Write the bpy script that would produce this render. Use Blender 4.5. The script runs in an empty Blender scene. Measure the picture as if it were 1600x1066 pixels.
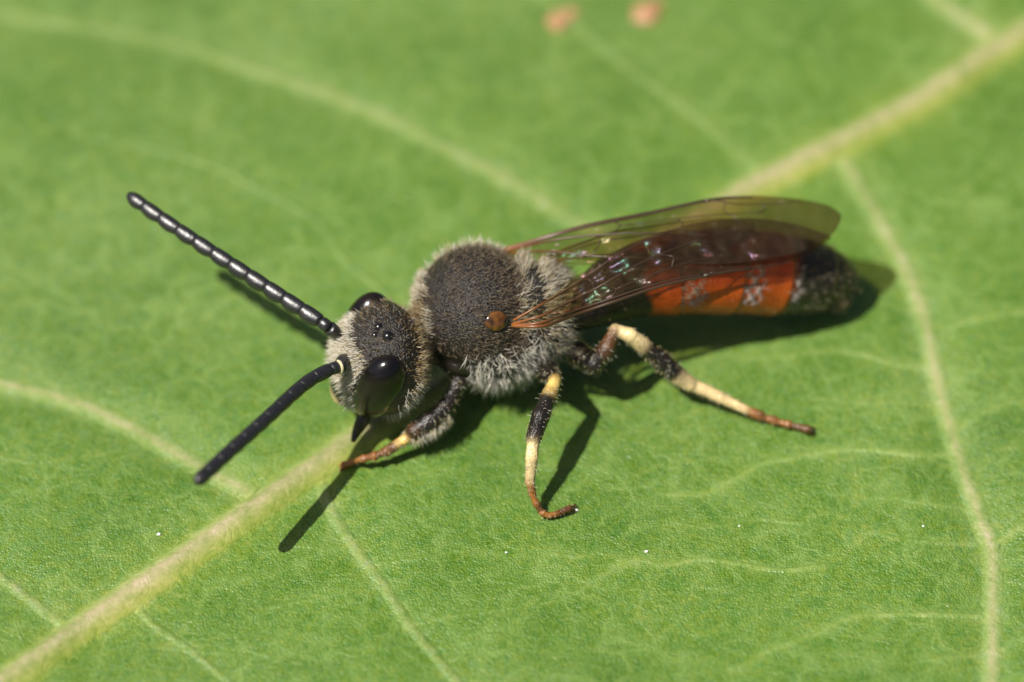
import bpy, math, random
import numpy as np
from mathutils import Vector, Matrix

# One Blender unit is one millimetre: a macro photograph of a small bee on a leaf.
rng = np.random.default_rng(7)
random.seed(7)
scene = bpy.context.scene
scene.unit_settings.system = 'METRIC'
scene.unit_settings.scale_length = 0.001

# ------------------------------------------------------------------ camera
PXMM = 92.0                       # photo pixels per millimetre at the target point
ELEV = math.radians(50.0)         # camera looks down on the leaf
DIST = 120.0
ZS = 1.16                         # heights were read off the cast shadows, for this sun
CDIR = np.array([0.0, -math.cos(ELEV), math.sin(ELEV)])
CAM = CDIR * DIST
RGT = np.array([1.0, 0.0, 0.0])
UPV = np.array([0.0, math.sin(ELEV), math.cos(ELEV)])


def ray(px, py):
    u = (px - 800.0) / PXMM
    v = (533.0 - py) / PXMM
    d = u * RGT + v * UPV - CAM
    return d / np.linalg.norm(d)


def W(px, py, z=0.0):
    """World point of a photo pixel at height z above the leaf plane."""
    d = ray(px, py)
    return CAM + d * ((z * ZS - CAM[2]) / d[2])


cam_data = bpy.data.cameras.new('camera')
cam = bpy.data.objects.new('camera', cam_data)
scene.collection.objects.link(cam)
scene.camera = cam
cam.location = CAM
cam.rotation_euler = (math.pi / 2 - ELEV, 0, 0)
cam_data.sensor_width = 360.0
cam_data.lens = 360.0 * DIST / (1600.0 / PXMM)
cam_data.clip_start = 1.0
cam_data.clip_end = 5000.0
cam_data.dof.use_dof = True
cam_data.dof.focus_distance = DIST - 3.0
APERTURE = 4.8                    # lens opening in mm
cam_data.dof.aperture_fstop = cam_data.lens * 0.001 / APERTURE

# ------------------------------------------------------------------ light
SUN = np.array([-0.475, -0.28, 1.0])
SUN = SUN / np.linalg.norm(SUN)
world = bpy.data.worlds.new('World')
scene.world = world
world.use_nodes = True
wn = world.node_tree
bg = wn.nodes['Background']
sky = wn.nodes.new('ShaderNodeTexSky')
sky.sky_type = 'NISHITA'
sky.sun_disc = False
sky.air_density = 0.7
sky.dust_density = 3.0
sky.sun_elevation = math.asin(SUN[2])
sky.sun_rotation = math.atan2(SUN[0], SUN[1])
wn.links.new(sky.outputs[0], bg.inputs[0])
bg.inputs[1].default_value = 0.055
sun_data = bpy.data.lights.new('sun', 'SUN')
sun_data.energy = 5.0
sun_data.angle = math.radians(0.5)
sun_data.color = (1.0, 0.955, 0.88)
sun = bpy.data.objects.new('sun', sun_data)
scene.collection.objects.link(sun)
sun.rotation_euler = Vector(SUN).to_track_quat('Z', 'Y').to_euler()
sun.location = Vector(SUN * 200)

vs = scene.view_settings
vs.view_transform = 'Standard'
vs.look = 'None'
vs.exposure = 0.3
vs.gamma = 1.0
vs.use_curve_mapping = False
scene.render.engine = 'CYCLES'
scene.cycles.use_denoising = True
scene.cycles.max_bounces = 8
scene.cycles.transparent_max_bounces = 16
scene.cycles.sample_clamp_indirect = 6.0


# ------------------------------------------------------------------ mesh helpers
def np_mesh(name, verts, faces, tint=None, smooth=True, extra=None):
    """faces: int array (n,3) or (n,4), or a list of such arrays."""
    me = bpy.data.meshes.new(name)
    verts = np.asarray(verts, dtype=np.float32)
    if not isinstance(faces, (list, tuple)):
        faces = [faces]
    faces = [np.asarray(f, dtype=np.int32) for f in faces if len(f)]
    nl = sum(f.size for f in faces)
    nf = sum(len(f) for f in faces)
    me.vertices.add(len(verts))
    me.vertices.foreach_set('co', verts.ravel())
    me.loops.add(nl)
    me.loops.foreach_set('vertex_index', np.concatenate([f.ravel() for f in faces]))
    me.polygons.add(nf)
    counts = np.concatenate([np.full(len(f), f.shape[1], np.int32) for f in faces])
    starts = np.concatenate([[0], np.cumsum(counts)[:-1]]).astype(np.int32)
    me.polygons.foreach_set('loop_start', starts)
    me.polygons.foreach_set('loop_total', counts)
    me.polygons.foreach_set('use_smooth', np.full(nf, smooth, bool))
    if tint is not None:
        a = me.attributes.new('tint', 'FLOAT_COLOR', 'POINT')
        c = np.ones((len(verts), 4), np.float32)
        c[:, :3] = tint
        a.data.foreach_set('color', c.ravel())
    for k, v in (extra or {}).items():
        a = me.attributes.new(k, 'FLOAT', 'POINT')
        a.data.foreach_set('value', np.asarray(v, np.float32))
    me.update(calc_edges=True)
    me.validate()
    return me


def add(name, me, mat, parent=None, **props):
    o = bpy.data.objects.new(name, me)
    scene.collection.objects.link(o)
    if me is not None and mat is not None and not me.materials:
        me.materials.append(mat)
    if parent is not None:
        o.parent = parent
    for k, v in props.items():
        o[k] = v
    return o


def norm(v):
    v = np.asarray(v, float)
    return v / (np.linalg.norm(v, axis=-1, keepdims=True) + 1e-12)


def spline(pts, step):
    """Catmull-Rom through pts, resampled about every step."""
    p = np.asarray(pts, float)
    e = np.vstack([2 * p[0] - p[1], p, 2 * p[-1] - p[-2]])
    out = []
    for i in range(len(p) - 1):
        a, b, c, d = e[i], e[i + 1], e[i + 2], e[i + 3]
        n = max(2, int(np.linalg.norm(c[:3] - b[:3]) / step))
        t = np.linspace(0, 1, n, endpoint=False)[:, None]
        out.append(0.5 * (2 * b + (c - a) * t + (2 * a - 5 * b + 4 * c - d) * t ** 2 + (3 * b - a - 3 * c + d) * t ** 3))
    out.append(p[-1:])
    return np.vstack(out)


def tube(path, radii, sides=8, cap=True):
    """Round tube along a path; returns verts, quads, tris."""
    p = np.asarray(path, float)
    r = np.broadcast_to(np.asarray(radii, float), (len(p),))
    t = norm(np.gradient(p, axis=0))
    ref = np.array([0, 0, 1.0]) if abs(t[0][2]) < 0.9 else np.array([1.0, 0, 0])
    V = []
    for i in range(len(p)):
        a = norm(np.cross(t[i], ref)); b = np.cross(t[i], a)
        ref = np.cross(a, t[i])
        an = np.arange(sides) * 2 * math.pi / sides
        V.append(p[i] + r[i] * (np.cos(an)[:, None] * a + np.sin(an)[:, None] * b))
    V = np.vstack(V)
    n = len(p)
    i, j = np.meshgrid(np.arange(n - 1), np.arange(sides), indexing='ij')
    j2 = (j + 1) % sides
    Q = np.stack([i * sides + j, i * sides + j2, (i + 1) * sides + j2, (i + 1) * sides + j], -1).reshape(-1, 4)
    T = np.zeros((0, 3), int)
    if cap:
        V = np.vstack([V, p[0], p[-1]])
        k = np.arange(sides)
        T = np.vstack([np.stack([np.full(sides, n * sides), (k + 1) % sides, k], -1),
                       np.stack([np.full(sides, n * sides + 1), (n - 1) * sides + k, (n - 1) * sides + (k + 1) % sides], -1)])
    return V, Q, T


def ellipsoid_mesh(c, axes, radii, nu=28, nv=18):
    """axes: 3 row vectors."""
    u = np.linspace(0, 2 * math.pi, nu, endpoint=False)
    v = np.linspace(0, math.pi, nv)[1:-1]
    uu, vv = np.meshgrid(u, v)
    L = np.stack([np.sin(vv) * np.cos(uu), np.sin(vv) * np.sin(uu), np.cos(vv)], -1).reshape(-1, 3)
    L = np.vstack([L, [0, 0, 1], [0, 0, -1]])
    V = c + (L * np.asarray(radii)) @ np.asarray(axes)
    m = nv - 2
    i, j = np.meshgrid(np.arange(m - 1), np.arange(nu), indexing='ij')
    j2 = (j + 1) % nu
    Q = np.stack([i * nu + j, (i + 1) * nu + j, (i + 1) * nu + j2, i * nu + j2], -1).reshape(-1, 4)
    k = np.arange(nu); k2 = (k + 1) % nu
    T = np.vstack([np.stack([np.full(nu, m * nu), k, k2], -1),
                   np.stack([np.full(nu, m * nu + 1), (m - 1) * nu + k2, (m - 1) * nu + k], -1)])
    return V, [Q, T]


# ------------------------------------------------------------------ material helpers
def new_mat(name):
    m = bpy.data.materials.new(name)
    m.use_nodes = True
    n = m.node_tree
    b = n.nodes['Principled BSDF']
    return m, n, b


def node(n, kind, **kw):
    x = n.nodes.new(kind)
    for k, v in kw.items():
        if hasattr(x, k):
            setattr(x, k, v)
        else:
            x.inputs[k].default_value = v
    return x


def link(n, a, b):
    n.links.new(a, b)


def ramp(n, fac, stops):
    r = n.nodes.new('ShaderNodeValToRGB')
    el = r.color_ramp.elements
    el[0].position, el[0].color = stops[0][0], (*stops[0][1], 1)
    el[1].position, el[1].color = stops[-1][0], (*stops[-1][1], 1)
    for p, c in stops[1:-1]:
        e = el.new(p); e.color = (*c, 1)
    link(n, fac, r.inputs[0])
    return r.outputs[0]


def mixcol(n, mode, fac, a, b):
    x = n.nodes.new('ShaderNodeMix')
    x.data_type = 'RGBA'; x.blend_type = mode
    for s, v in ((x.inputs[0], fac), (x.inputs[6], a), (x.inputs[7], b)):
        if isinstance(v, (int, float)):
            s.default_value = v
        elif isinstance(v, tuple):
            s.default_value = (*v, 1)
        else:
            link(n, v, s)
    return x.outputs[2]


def math_node(n, op, a, b=0.0):
    x = n.nodes.new('ShaderNodeMath'); x.operation = op
    for s, v in ((x.inputs[0], a), (x.inputs[1], b)):
        if isinstance(v, (int, float)):
            s.default_value = v
        else:
            link(n, v, s)
    return x.outputs[0]


# leaf: tint attribute with small natural variation, fine reticulate veins, cell relief
leaf_mat, n, b = new_mat('leaf_surface')
at = node(n, 'ShaderNodeAttribute', attribute_name='tint')
vn = node(n, 'ShaderNodeAttribute', attribute_name='vein')
geo = node(n, 'ShaderNodeTexCoord')
no1 = node(n, 'ShaderNodeTexNoise', Scale=0.45, Detail=4.0, Roughness=0.6)
no2 = node(n, 'ShaderNodeTexNoise', Scale=4.5, Detail=5.0, Roughness=0.65)
warp = node(n, 'ShaderNodeTexNoise', Scale=1.6, Detail=2.0)
for x in (no1, no2, warp):
    link(n, geo.outputs['Object'], x.inputs['Vector'])
wv = node(n, 'ShaderNodeVectorMath', operation='MULTIPLY_ADD')
link(n, warp.outputs['Color'], wv.inputs[0]); wv.inputs[1].default_value = (1.1, 1.1, 0.0)
link(n, geo.outputs['Object'], wv.inputs[2])
vo = node(n, 'ShaderNodeTexVoronoi', feature='DISTANCE_TO_EDGE', Scale=1.25)
vo2 = node(n, 'ShaderNodeTexVoronoi', feature='DISTANCE_TO_EDGE', Scale=4.2)
vo3 = node(n, 'ShaderNodeTexVoronoi', feature='F1', Scale=26.0)
no3 = node(n, 'ShaderNodeTexNoise', Scale=15.0, Detail=3.0, Roughness=0.6)
link(n, geo.outputs['Object'], no3.inputs['Vector'])
for x in (vo, vo2):
    link(n, wv.outputs[0], x.inputs['Vector'])
link(n, geo.outputs['Object'], vo3.inputs['Vector'])
line1 = ramp(n, vo.outputs['Distance'], [(0.0, (1, 1, 1)), (0.05, (0.35,) * 3), (0.16, (0, 0, 0))])
line2 = ramp(n, vo2.outputs['Distance'], [(0.0, (1, 1, 1)), (0.22, (0, 0, 0))])
col = mixcol(n, 'MULTIPLY', 0.75, at.outputs['Color'],
             ramp(n, no1.outputs['Fac'], [(0.3, (0.62, 0.74, 0.55)), (0.5, (1, 1, 1)), (0.7, (1.32, 1.16, 1.5))]))
col = mixcol(n, 'MULTIPLY', 0.8, col,
             ramp(n, no2.outputs['Fac'], [(0.3, (0.66, 0.8, 0.6)), (0.5, (1, 1, 1)), (0.7, (1.3, 1.14, 1.6))]))
col = mixcol(n, 'MULTIPLY', math_node(n, 'SUBTRACT', 0.85, math_node(n, 'MULTIPLY', vn.outputs['Fac'], 0.6)), col,
             ramp(n, no3.outputs['Fac'], [(0.32, (0.58, 0.72, 0.55)), (0.5, (1, 1, 1)), (0.68, (1.4, 1.22, 1.7))]))
flat = math_node(n, 'SUBTRACT', 1.0, vn.outputs['Fac'])
no4 = node(n, 'ShaderNodeTexNoise', Scale=0.8, Detail=3.0)
no5 = node(n, 'ShaderNodeTexNoise', Scale=7.0, Detail=2.0)
link(n, geo.outputs['Object'], no4.inputs['Vector']); link(n, geo.outputs['Object'], no5.inputs['Vector'])
patchy = ramp(n, no4.outputs['Fac'], [(0.40, (0.22,) * 3), (0.60, (0.85,) * 3)])
col = mixcol(n, 'MULTIPLY', math_node(n, 'MULTIPLY', flat, 0.5), col,
             ramp(n, no5.outputs['Fac'], [(0.36, (0.78, 0.98, 1.55)), (0.5, (1, 1, 1)), (0.64, (1.2, 1.02, 0.55))]))
col = mixcol(n, 'MIX', math_node(n, 'MULTIPLY', math_node(n, 'MULTIPLY', math_node(n, 'MULTIPLY', line1, 0.62), patchy), flat), col, (0.2, 0.3, 0.075))
col = mixcol(n, 'MIX', math_node(n, 'MULTIPLY', math_node(n, 'MULTIPLY', line2, 0.14), flat), col, (0.17, 0.28, 0.06))
link(n, col, b.inputs['Base Color'])
rr = ramp(n, no2.outputs['Fac'], [(0.3, (0.29,) * 3), (0.7, (0.52,) * 3)])
link(n, rr, b.inputs['Roughness'])
b.inputs['Specular IOR Level'].default_value = 0.34
h1 = math_node(n, 'MULTIPLY', math_node(n, 'MULTIPLY', vo3.outputs['Distance'], -0.019), math_node(n, 'SUBTRACT', 1.15, vn.outputs['Fac']))
h2 = math_node(n, 'MULTIPLY', line2, -0.006)
h3 = math_node(n, 'MULTIPLY', line1, 0.004)
h4 = math_node(n, 'MULTIPLY', math_node(n, 'MULTIPLY', no2.outputs['Fac'], 0.018), math_node(n, 'SUBTRACT', 1.0, vn.outputs['Fac']))
hh = math_node(n, 'ADD', math_node(n, 'ADD', h1, h2), math_node(n, 'ADD', h3, h4))
bp = node(n, 'ShaderNodeBump', Strength=0.8, Distance=1.0)
link(n, hh, bp.inputs['Height'])
link(n, bp.outputs[0], b.inputs['Normal'])

# ------------------------------------------------------------------ the leaf
D = norm(np.array([0.772, 0.635]))            # midrib direction on the ground
N = np.array([-D[1], D[0]])


def ground(pts):
    return np.array([W(x, y)[:2] for x, y in pts])


GREEN = np.array([0.090, 0.175, 0.019])
PALE = np.array([0.25, 0.34, 0.10])
TAN = np.array([0.32, 0.305, 0.14])
LIME = np.array([0.28, 0.34, 0.055])

midrib_px = [(-620, 1520), (-300, 1280), (-60, 1112), (40, 1042), (150, 965), (300, 862), (420, 778), (520, 710), (600, 657),
             (720, 582), (880, 478), (1060, 362), (1180, 290), (1250, 253), (1350, 203), (1450, 148), (1550, 83), (1660, 15), (1900, -140), (2400, -460)]
laterals = [  # pixels, half width mm at start and end, paleness
    ([(395, 768), (300, 715), (200, 655), (110, 612), (0, 580), (-160, 545), (-420, 520), (-800, 560)], 0.17, 0.10, 1.0),
    ([(1010, 395), (930, 360), (870, 322), (790, 270), (690, 215), (600, 165), (490, 115), (390, 78), (290, 38), (150, 2), (-50, -30), (-400, -60)], 0.17, 0.10, 0.62),
    ([(1310, 228), (1345, 290), (1385, 360), (1420, 430), (1448, 510), (1465, 590), (1490, 680), (1525, 780), (1550, 850), (1552, 930), (1550, 1066), (1540, 1250), (1500, 1500)], 0.16, 0.12, 1.0),
    ([(497, 740), (520, 800), (560, 860), (600, 915), (640, 975), (690, 1035), (740, 1100), (820, 1230), (900, 1400)], 0.10, 0.07, 0.6),
    ([(1205, 272), (1150, 228), (1080, 165), (1000, 105), (930, 45), (850, -30), (700, -140)], 0.11, 0.07, 0.32),
    ([(1565, 75), (1530, 40), (1480, 5), (1420, -40), (1250, -140)], 0.17, 0.11, 0.95),
    ([(130, 985), (80, 960), (30, 920), (-40, 870), (-200, 800)], 0.10, 0.07, 0.6),
    ([(205, 935), (240, 975), (290, 1010), (340, 1050), (420, 1120)], 0.08, 0.05, 0.35),
    ([(690, 600), (640, 520), (600, 450), (540, 400), (500, 340), (420, 290), (300, 230), (120, 180)], 0.08, 0.05, 0.13),
    ([(1700, -10), (1720, 100), (1760, 260), (1800, 450), (1830, 700)], 0.13, 0.1, 0.9),
]
crosses = [
    ([(1446, 568), (1400, 568), (1340, 552), (1290, 548), (1235, 556), (1170, 560)], 0.7),
    ([(1462, 628), (1410, 626), (1350, 628), (1300, 622), (1250, 622)], 0.35),
    ([(1492, 700), (1430, 706), (1370, 700), (1310, 700), (1240, 712), (1190, 722), (1150, 745), (1100, 768), (1030, 768)], 0.9),
    ([(1515, 783), (1450, 780), (1390, 772), (1330, 772)], 0.5),
    ([(1530, 838), (1470, 840), (1410, 836), (1360, 826), (1340, 840)], 0.5),
    ([(1290, 878), (1220, 886), (1150, 876), (1100, 870), (1040, 880), (1000, 872), (950, 884)], 0.8),
    ([(1000, 872), (960, 890), (920, 912), (880, 935), (820, 945)], 0.4),
    ([(1545, 950), (1480, 953), (1400, 954), (1330, 960), (1280, 985), (1240, 1000), (1190, 1020), (1140, 1050)], 0.8),
    ([(1552, 1010), (1480, 1020), (1400, 1030), (1340, 1020), (1290, 1015)], 0.35),
    ([(1470, 512), (1530, 498), (1600, 486), (1680, 490)], 0.7),
    ([(1500, 662), (1540, 640), (1600, 625), (1680, 640)], 0.6),
    ([(1560, 836), (1600, 815), (1660, 800)], 0.7),
    ([(1510, 760), (1560, 700), (1620, 690)], 0.4),
    ([(1555, 1010), (1600, 985), (1670, 970)], 0.5),
    ([(510, 790), (560, 770), (610, 752), (680, 742)], 0.4),
    ([(420, 862), (470, 852), (520, 858), (555, 840)], 0.45),
    ([(330, 920), (370, 905), (420, 900), (470, 880)], 0.35),
    ([(420, 950), (470, 940), (520, 930), (575, 915)], 0.4),
    ([(250, 1010), (330, 1018), (390, 1010), (450, 1000)], 0.3),
    ([(570, 880), (650, 872), (720, 860), (800, 866), (860, 850)], 0.3),
    ([(640, 975), (720, 960), (800, 950), (860, 930)], 0.3),
    ([(860, 863), (900, 868), (940, 862), (985, 880)], 0.5),
    ([(1250, 812), (1180, 806), (1110, 820), (1050, 812)], 0.35),
    ([(1180, 600), (1120, 630), (1060, 650), (1000, 640)], 0.2),
    ([(960, 680), (1040, 700), (1090, 720)], 0.2),
    ([(820, 960), (800, 1000), (820, 1050)], 0.2),
    ([(1020, 900), (1000, 960), (1030, 1010), (1010, 1066)], 0.25),
    ([(1330, 700), (1340, 760), (1320, 830)], 0.2),
    ([(0, 705), (60, 715), (130, 705), (200, 700)], 0.25),
    ([(60, 800), (120, 830), (190, 850)], 0.2),
    ([(560, 160), (640, 130), (760, 120)], 0.2),
    ([(700, 225), (800, 210), (900, 170)], 0.2),
]
mid_path = spline(ground(midrib_px), 0.12)
lat_paths = [(spline(ground(p), 0.1), a, c, k) for p, a, c, k in laterals]
cross_paths = [(spline(ground(p), 0.06), k) for p, k in crosses]


def dist_path(P, path, maxd=3.0):
    """Distance, signed side and arc fraction from points P to a polyline."""
    out = np.full(len(P), 99.0); side = np.zeros(len(P)); fr = np.zeros(len(P))
    lo, hi = path.min(0) - maxd, path.max(0) + maxd
    idx = np.where(((P > lo) & (P < hi)).all(1))[0]
    for c in np.array_split(idx, max(1, len(idx) * len(path) // 6000000 + 1)):
        if not len(c):
            continue
        d = ((P[c][:, None, :] - path[None]) ** 2).sum(-1)
        k = d.argmin(1)
        k0 = np.clip(k, 1, len(path) - 2)
        tg = norm(path[k0 + 1] - path[k0 - 1])
        dv = P[c] - path[k]
        perp = tg[:, 0] * dv[:, 1] - tg[:, 1] * dv[:, 0]
        al = np.abs((tg * dv).sum(1))
        inner = (k > 0) & (k < len(path) - 1)
        out[c] = np.where(inner, np.abs(perp), np.sqrt(d[np.arange(len(c)), k]))
        side[c] = np.sign(perp); fr[c] = k / (len(path) - 1)
    return out, side, fr


def sstep(a, b, x):
    t = np.clip((x - a) / (b - a), 0, 1)
    return t * t * (3 - 2 * t)


MIDW = 0.30


def leaf_fields(P):
    """Base height of the blade, base colour with painted sheen, and vein mask at ground points."""
    P = np.asarray(P, float)
    s = P @ D; t = P @ N
    z = np.where(t > 0, -0.035 * t - 0.0022 * t ** 2, -0.0012 * t ** 2)
    z = z + 0.05 * np.sin(s * 0.55 + 0.4 * t) * np.clip(np.abs(t) / 6, 0, 1) - 0.0014 * s ** 2 * (np.abs(s) > 12) * (np.abs(s) - 12) / 20
    var = 0.5 + 0.5 * np.sin(s * 0.6 + 1.3) * np.sin(t * 0.5 - 0.7)
    tint = GREEN * (1 + 0.10 * (var[:, None] - 0.5))
    tint = tint + (np.clip(t, 0, 8) / 8)[:, None] * np.array([0.016, 0.014, 0.013])  # pale sky sheen on the left half, painted into the tint
    vein = np.zeros(len(P))
    dm, sd, fr = dist_path(P, mid_path)
    valley = np.exp(-(dm / 0.9) ** 2) * 0.06
    for path, k in cross_paths:
        d, _, f = dist_path(P, path, 0.5)
        m = np.exp(-(d / 0.050) ** 2) * k * (1 - 0.6 * f)
        m2 = np.exp(-(d / 0.14) ** 2) * k * 0.28
        a = np.clip(m * 0.85 + m2 * 1.3, 0, 0.9)
        tint = tint * (1 - a[:, None]) + np.array([0.20, 0.285, 0.065]) * a[:, None]
        vein = np.maximum(vein, a)
    for path, w0, w1, k in lat_paths:
        d, sgn, f = dist_path(P, path)
        w = w0 + (w1 - w0) * f
        valley = np.maximum(valley, np.exp(-(d / 0.55) ** 2) * 0.085 * k)
        a = np.exp(-(d / w) ** 2 * 0.9) * k * 0.72
        halo = np.exp(-(d / (w * 2.6)) ** 2) * k * 0.25
        a = np.clip(a + halo, 0, 1)
        core = np.exp(-(d / (w * 0.55)) ** 2) * k
        c = PALE * (1 - core[:, None] * 0.75) + TAN * core[:, None] * 0.75
        tint = tint * (1 - a[:, None]) + c * a[:, None]
        vein = np.maximum(vein, a)
    # midrib: tan crest, lime flank on one side
    q = dm * sd / MIDW
    a = 1 - sstep(0.75, 1.25, dm / MIDW)
    halo = np.exp(-(dm / 0.55) ** 2) * 0.3
    c = TAN * np.exp(-((q - 0.12) / 0.62) ** 2)[:, None] + LIME * (1 - np.exp(-((q - 0.12) / 0.62) ** 2))[:, None]
    c = np.where((q > 0.55)[:, None], c * 0.5 + PALE * 0.5, c)
    tint = tint * (1 - halo[:, None]) + LIME * 0.85 * halo[:, None]
    tint = tint * (1 - a[:, None]) + c * a[:, None]
    vein = np.maximum(vein, np.maximum(a, halo))
    return z - valley, tint, vein


def axis_grid(lim_lo, lim_hi, fine, step, grow=1.16):
    a = list(np.arange(-fine, fine + step / 2, step))
    s = step
    while a[-1] < lim_hi:
        s = min(s * grow, 1.5); a.append(min(lim_hi, a[-1] + s))
    s = step
    while a[0] > lim_lo:
        s = min(s * grow, 1.5); a.insert(0, max(lim_lo, a[0] - s))
    return np.array(a)


leaf = add('leaf', None, None, None, label='broad green leaf with a raised tan midrib and branching pale veins', category='leaf')
ss = axis_grid(-44.5, 44.5, 11.8, 0.075)
tt = axis_grid(-26, 26, 11.8, 0.075)
S, T_ = np.meshgrid(ss, tt, indexing='ij')
half = np.sqrt(np.clip(1 - (np.abs(S) / 45.0) ** 2.4, 0.0005, 1))
Tw = T_ * half
P2 = S[..., None] * D + Tw[..., None] * N
P2 = P2.reshape(-1, 2)
z, tint, vein = leaf_fields(P2)
nS, nT = S.shape
top = np.column_stack([P2, z])
bot = top - np.array([0, 0, 0.28])
V = np.vstack([top, bot])
i, j = np.meshgrid(np.arange(nS - 1), np.arange(nT - 1), indexing='ij')
q = np.stack([i * nT + j, (i + 1) * nT + j, (i + 1) * nT + j + 1, i * nT + j + 1], -1).reshape(-1, 4)
off = nS * nT
qb = q[:, ::-1] + off
rimidx = np.concatenate([np.arange(nS) * nT, (nS - 1) * nT + np.arange(1, nT), (np.arange(nS - 2, -1, -1)) * nT + nT - 1, np.arange(nT - 2, 0, -1)])
r2 = np.roll(rimidx, -1)
qr = np.stack([rimidx, rimidx + off, r2 + off, r2], -1)
add('blade', np_mesh('blade', V, np.vstack([q, qb, qr]), np.vstack([tint, tint]), extra={'vein': np.concatenate([vein, vein])}), leaf_mat, leaf)


def vein_strip(name, path, width, height, k=1.0, n=9, wob=0.0):
    tg = norm(np.gradient(path, axis=0))
    nr = np.column_stack([-tg[:, 1], tg[:, 0]])
    u = np.linspace(-1, 1, n)
    w = np.broadcast_to(width, (len(path),))
    h = np.broadcast_to(height, (len(path),))
    G = path[:, None, :] + nr[:, None, :] * (u[None, :, None] * w[:, None, None])
    G = G.reshape(-1, 2)
    z, tint, vein = leaf_fields(G)
    prof = (np.cos(u * math.pi / 2) ** 1.3)[None, :] * (h[:, None] + 0.012) - 0.012
    if wob:
        prof = prof * (1 + wob * np.sin(np.arange(len(path)) * 0.23)[:, None] * np.sin(np.arange(len(path)) * 0.071)[:, None])
    V = np.column_stack([G, z + prof.ravel()])
    m = len(path)
    i, j = np.meshgrid(np.arange(m - 1), np.arange(n - 1), indexing='ij')
    q = np.stack([i * n + j, i * n + j + 1, (i + 1) * n + j + 1, (i + 1) * n + j], -1).reshape(-1, 4)[:, ::-1]
    return add(name, np_mesh(name, V, q, tint, extra={'vein': vein}), leaf_mat, leaf)


mp = mid_path[(np.abs(mid_path @ D) < 43)]
vein_strip('midrib', mp, MIDW * 1.15, 0.17, n=17, wob=0.08)
for path, w0, w1, k in lat_paths:
    f = np.linspace(0, 1, len(path))
    vein_strip('lateral_vein', path, 1.7 * (w0 + (w1 - w0) * f), 0.035 * (0.4 + 0.6 * k) * np.minimum(1, (1 - f) * 12 + .02), n=9, wob=0.1)
for path, k in cross_paths:
    f = np.linspace(0, 1, len(path))
    vein_strip('cross_vein', path, 0.085, 0.018 * (0.3 + k) * (1 - 0.7 * f), n=5)


def leaf_height(x, y):
    """Top of the leaf at a ground point, midrib included."""
    P = np.array([[x, y]])
    z, _, _ = leaf_fields(P)
    d, _, _ = dist_path(P, mid_path)
    if d[0] < MIDW * 1.15:
        z = z + 0.17 * math.cos(d[0] / (MIDW * 1.15) * math.pi / 2) ** 1.3
    return float(z[0])


# pinkish galls on the leaf
gall_mat, n, b = new_mat('gall')
b.inputs['Base Color'].default_value = (0.5, 0.2, 0.1, 1)
b.inputs['Roughness'].default_value = 0.6
no = node(n, 'ShaderNodeTexNoise', Scale=9.0, Detail=3.0)
link(n, ramp(n, no.outputs['Fac'], [(0.35, (0.28, 0.18, 0.07)), (0.65, (0.46, 0.23, 0.12))]), b.inputs['Base Color'])
for gx, gy, r, st in ((872, 16, 0.2, 1.5), (892, 2, 0.13, 1.2), (1008, 10, 0.25, 1.3), (1022, -4, 0.16, 1.0)):
    p = W(gx, gy)
    zc = leaf_height(p[0], p[1])
    V, F = ellipsoid_mesh(np.zeros(3), np.eye(3), (r, r * st * 0.8, r * 0.4), 18, 12)
    V = V * (1 + 0.18 * np.sin(V[:, :1] * 17 + gx) * np.cos(V[:, 1:2] * 19))
    add('gall', np_mesh('gall', V + np.array([p[0], p[1], zc + r * 0.12]), F), gall_mat, leaf)

# dust grains
dust_mat, n, b = new_mat('dust')
b.inputs['Base Color'].default_value = (0.8, 0.8, 0.76, 1)
b.inputs['Roughness'].default_value = 0.5
V0, F0 = ellipsoid_mesh(np.zeros(3), np.eye(3), (1, 0.8, 0.7), 10, 8)
V0 = V0 * (1 + 0.15 * np.sin(V0[:, :1] * 9 + V0[:, 1:2] * 7))
for gx, gy, r, lab in (
        (1010, 860, 0.032, 'largest white dust grain, on the open leaf above a pale wavy cross vein'),
        (791, 863, 0.022, 'small white dust grain on the leaf beneath the bee, by the bent middle leg'),
        (248, 833, 0.034, 'white dust grain on the leaf beside the thick tan midrib'),
        (901, 796, 0.030, 'white dust grain touching the claws of the middle leg'),
        (1155, 818, 0.018, 'faint tiny white dust grain alone between two cross veins'),
        (1443, 816, 0.022, 'tiny white dust grain close to the long curved lateral vein')):
    p = W(gx, gy)
    add('dust_grain', np_mesh('dust_grain', V0 * r + np.array([p[0], p[1], leaf_height(p[0], p[1]) + r * 0.45]), F0), dust_mat, None,
        label=lab, category='dust grain', group='dust grains on the leaf')

# petiole of the leaf, out of frame
pe = np.array([W(-900, 1720)[0], W(-900, 1720)[1], 0])
s0 = -43.5
pp = [np.array([*(D * s), -0.3 - 0.03 * (s0 - s) ** 2 * (s < s0)]) for s in (-42.0, -44.0, -48.0, -54.0, -60.0)]
V, Q, T = tube(spline(pp, 0.8), 0.5, 12)
add('petiole', np_mesh('petiole', V, [Q, T], np.tile(LIME, (len(V), 1)), extra={'vein': np.ones(len(V))}), leaf_mat, leaf)

# dim soil far below the leaf
soil, n, b = new_mat('soil')
no = node(n, 'ShaderNodeTexNoise', Scale=0.02, Detail=8.0)
link(n, ramp(n, no.outputs['Fac'], [(0.35, (0.03, 0.05, 0.015)), (0.65, (0.08, 0.07, 0.04))]), b.inputs['Base Color'])
b.inputs['Roughness'].default_value = 0.95
g = 2500.0
add('ground', np_mesh('ground', [[-g, -g, -260], [g, -g, -260], [g, g, -260], [-g, g, -260]], np.array([[0, 1, 2, 3]])), soil, None, kind='structure')

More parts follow.
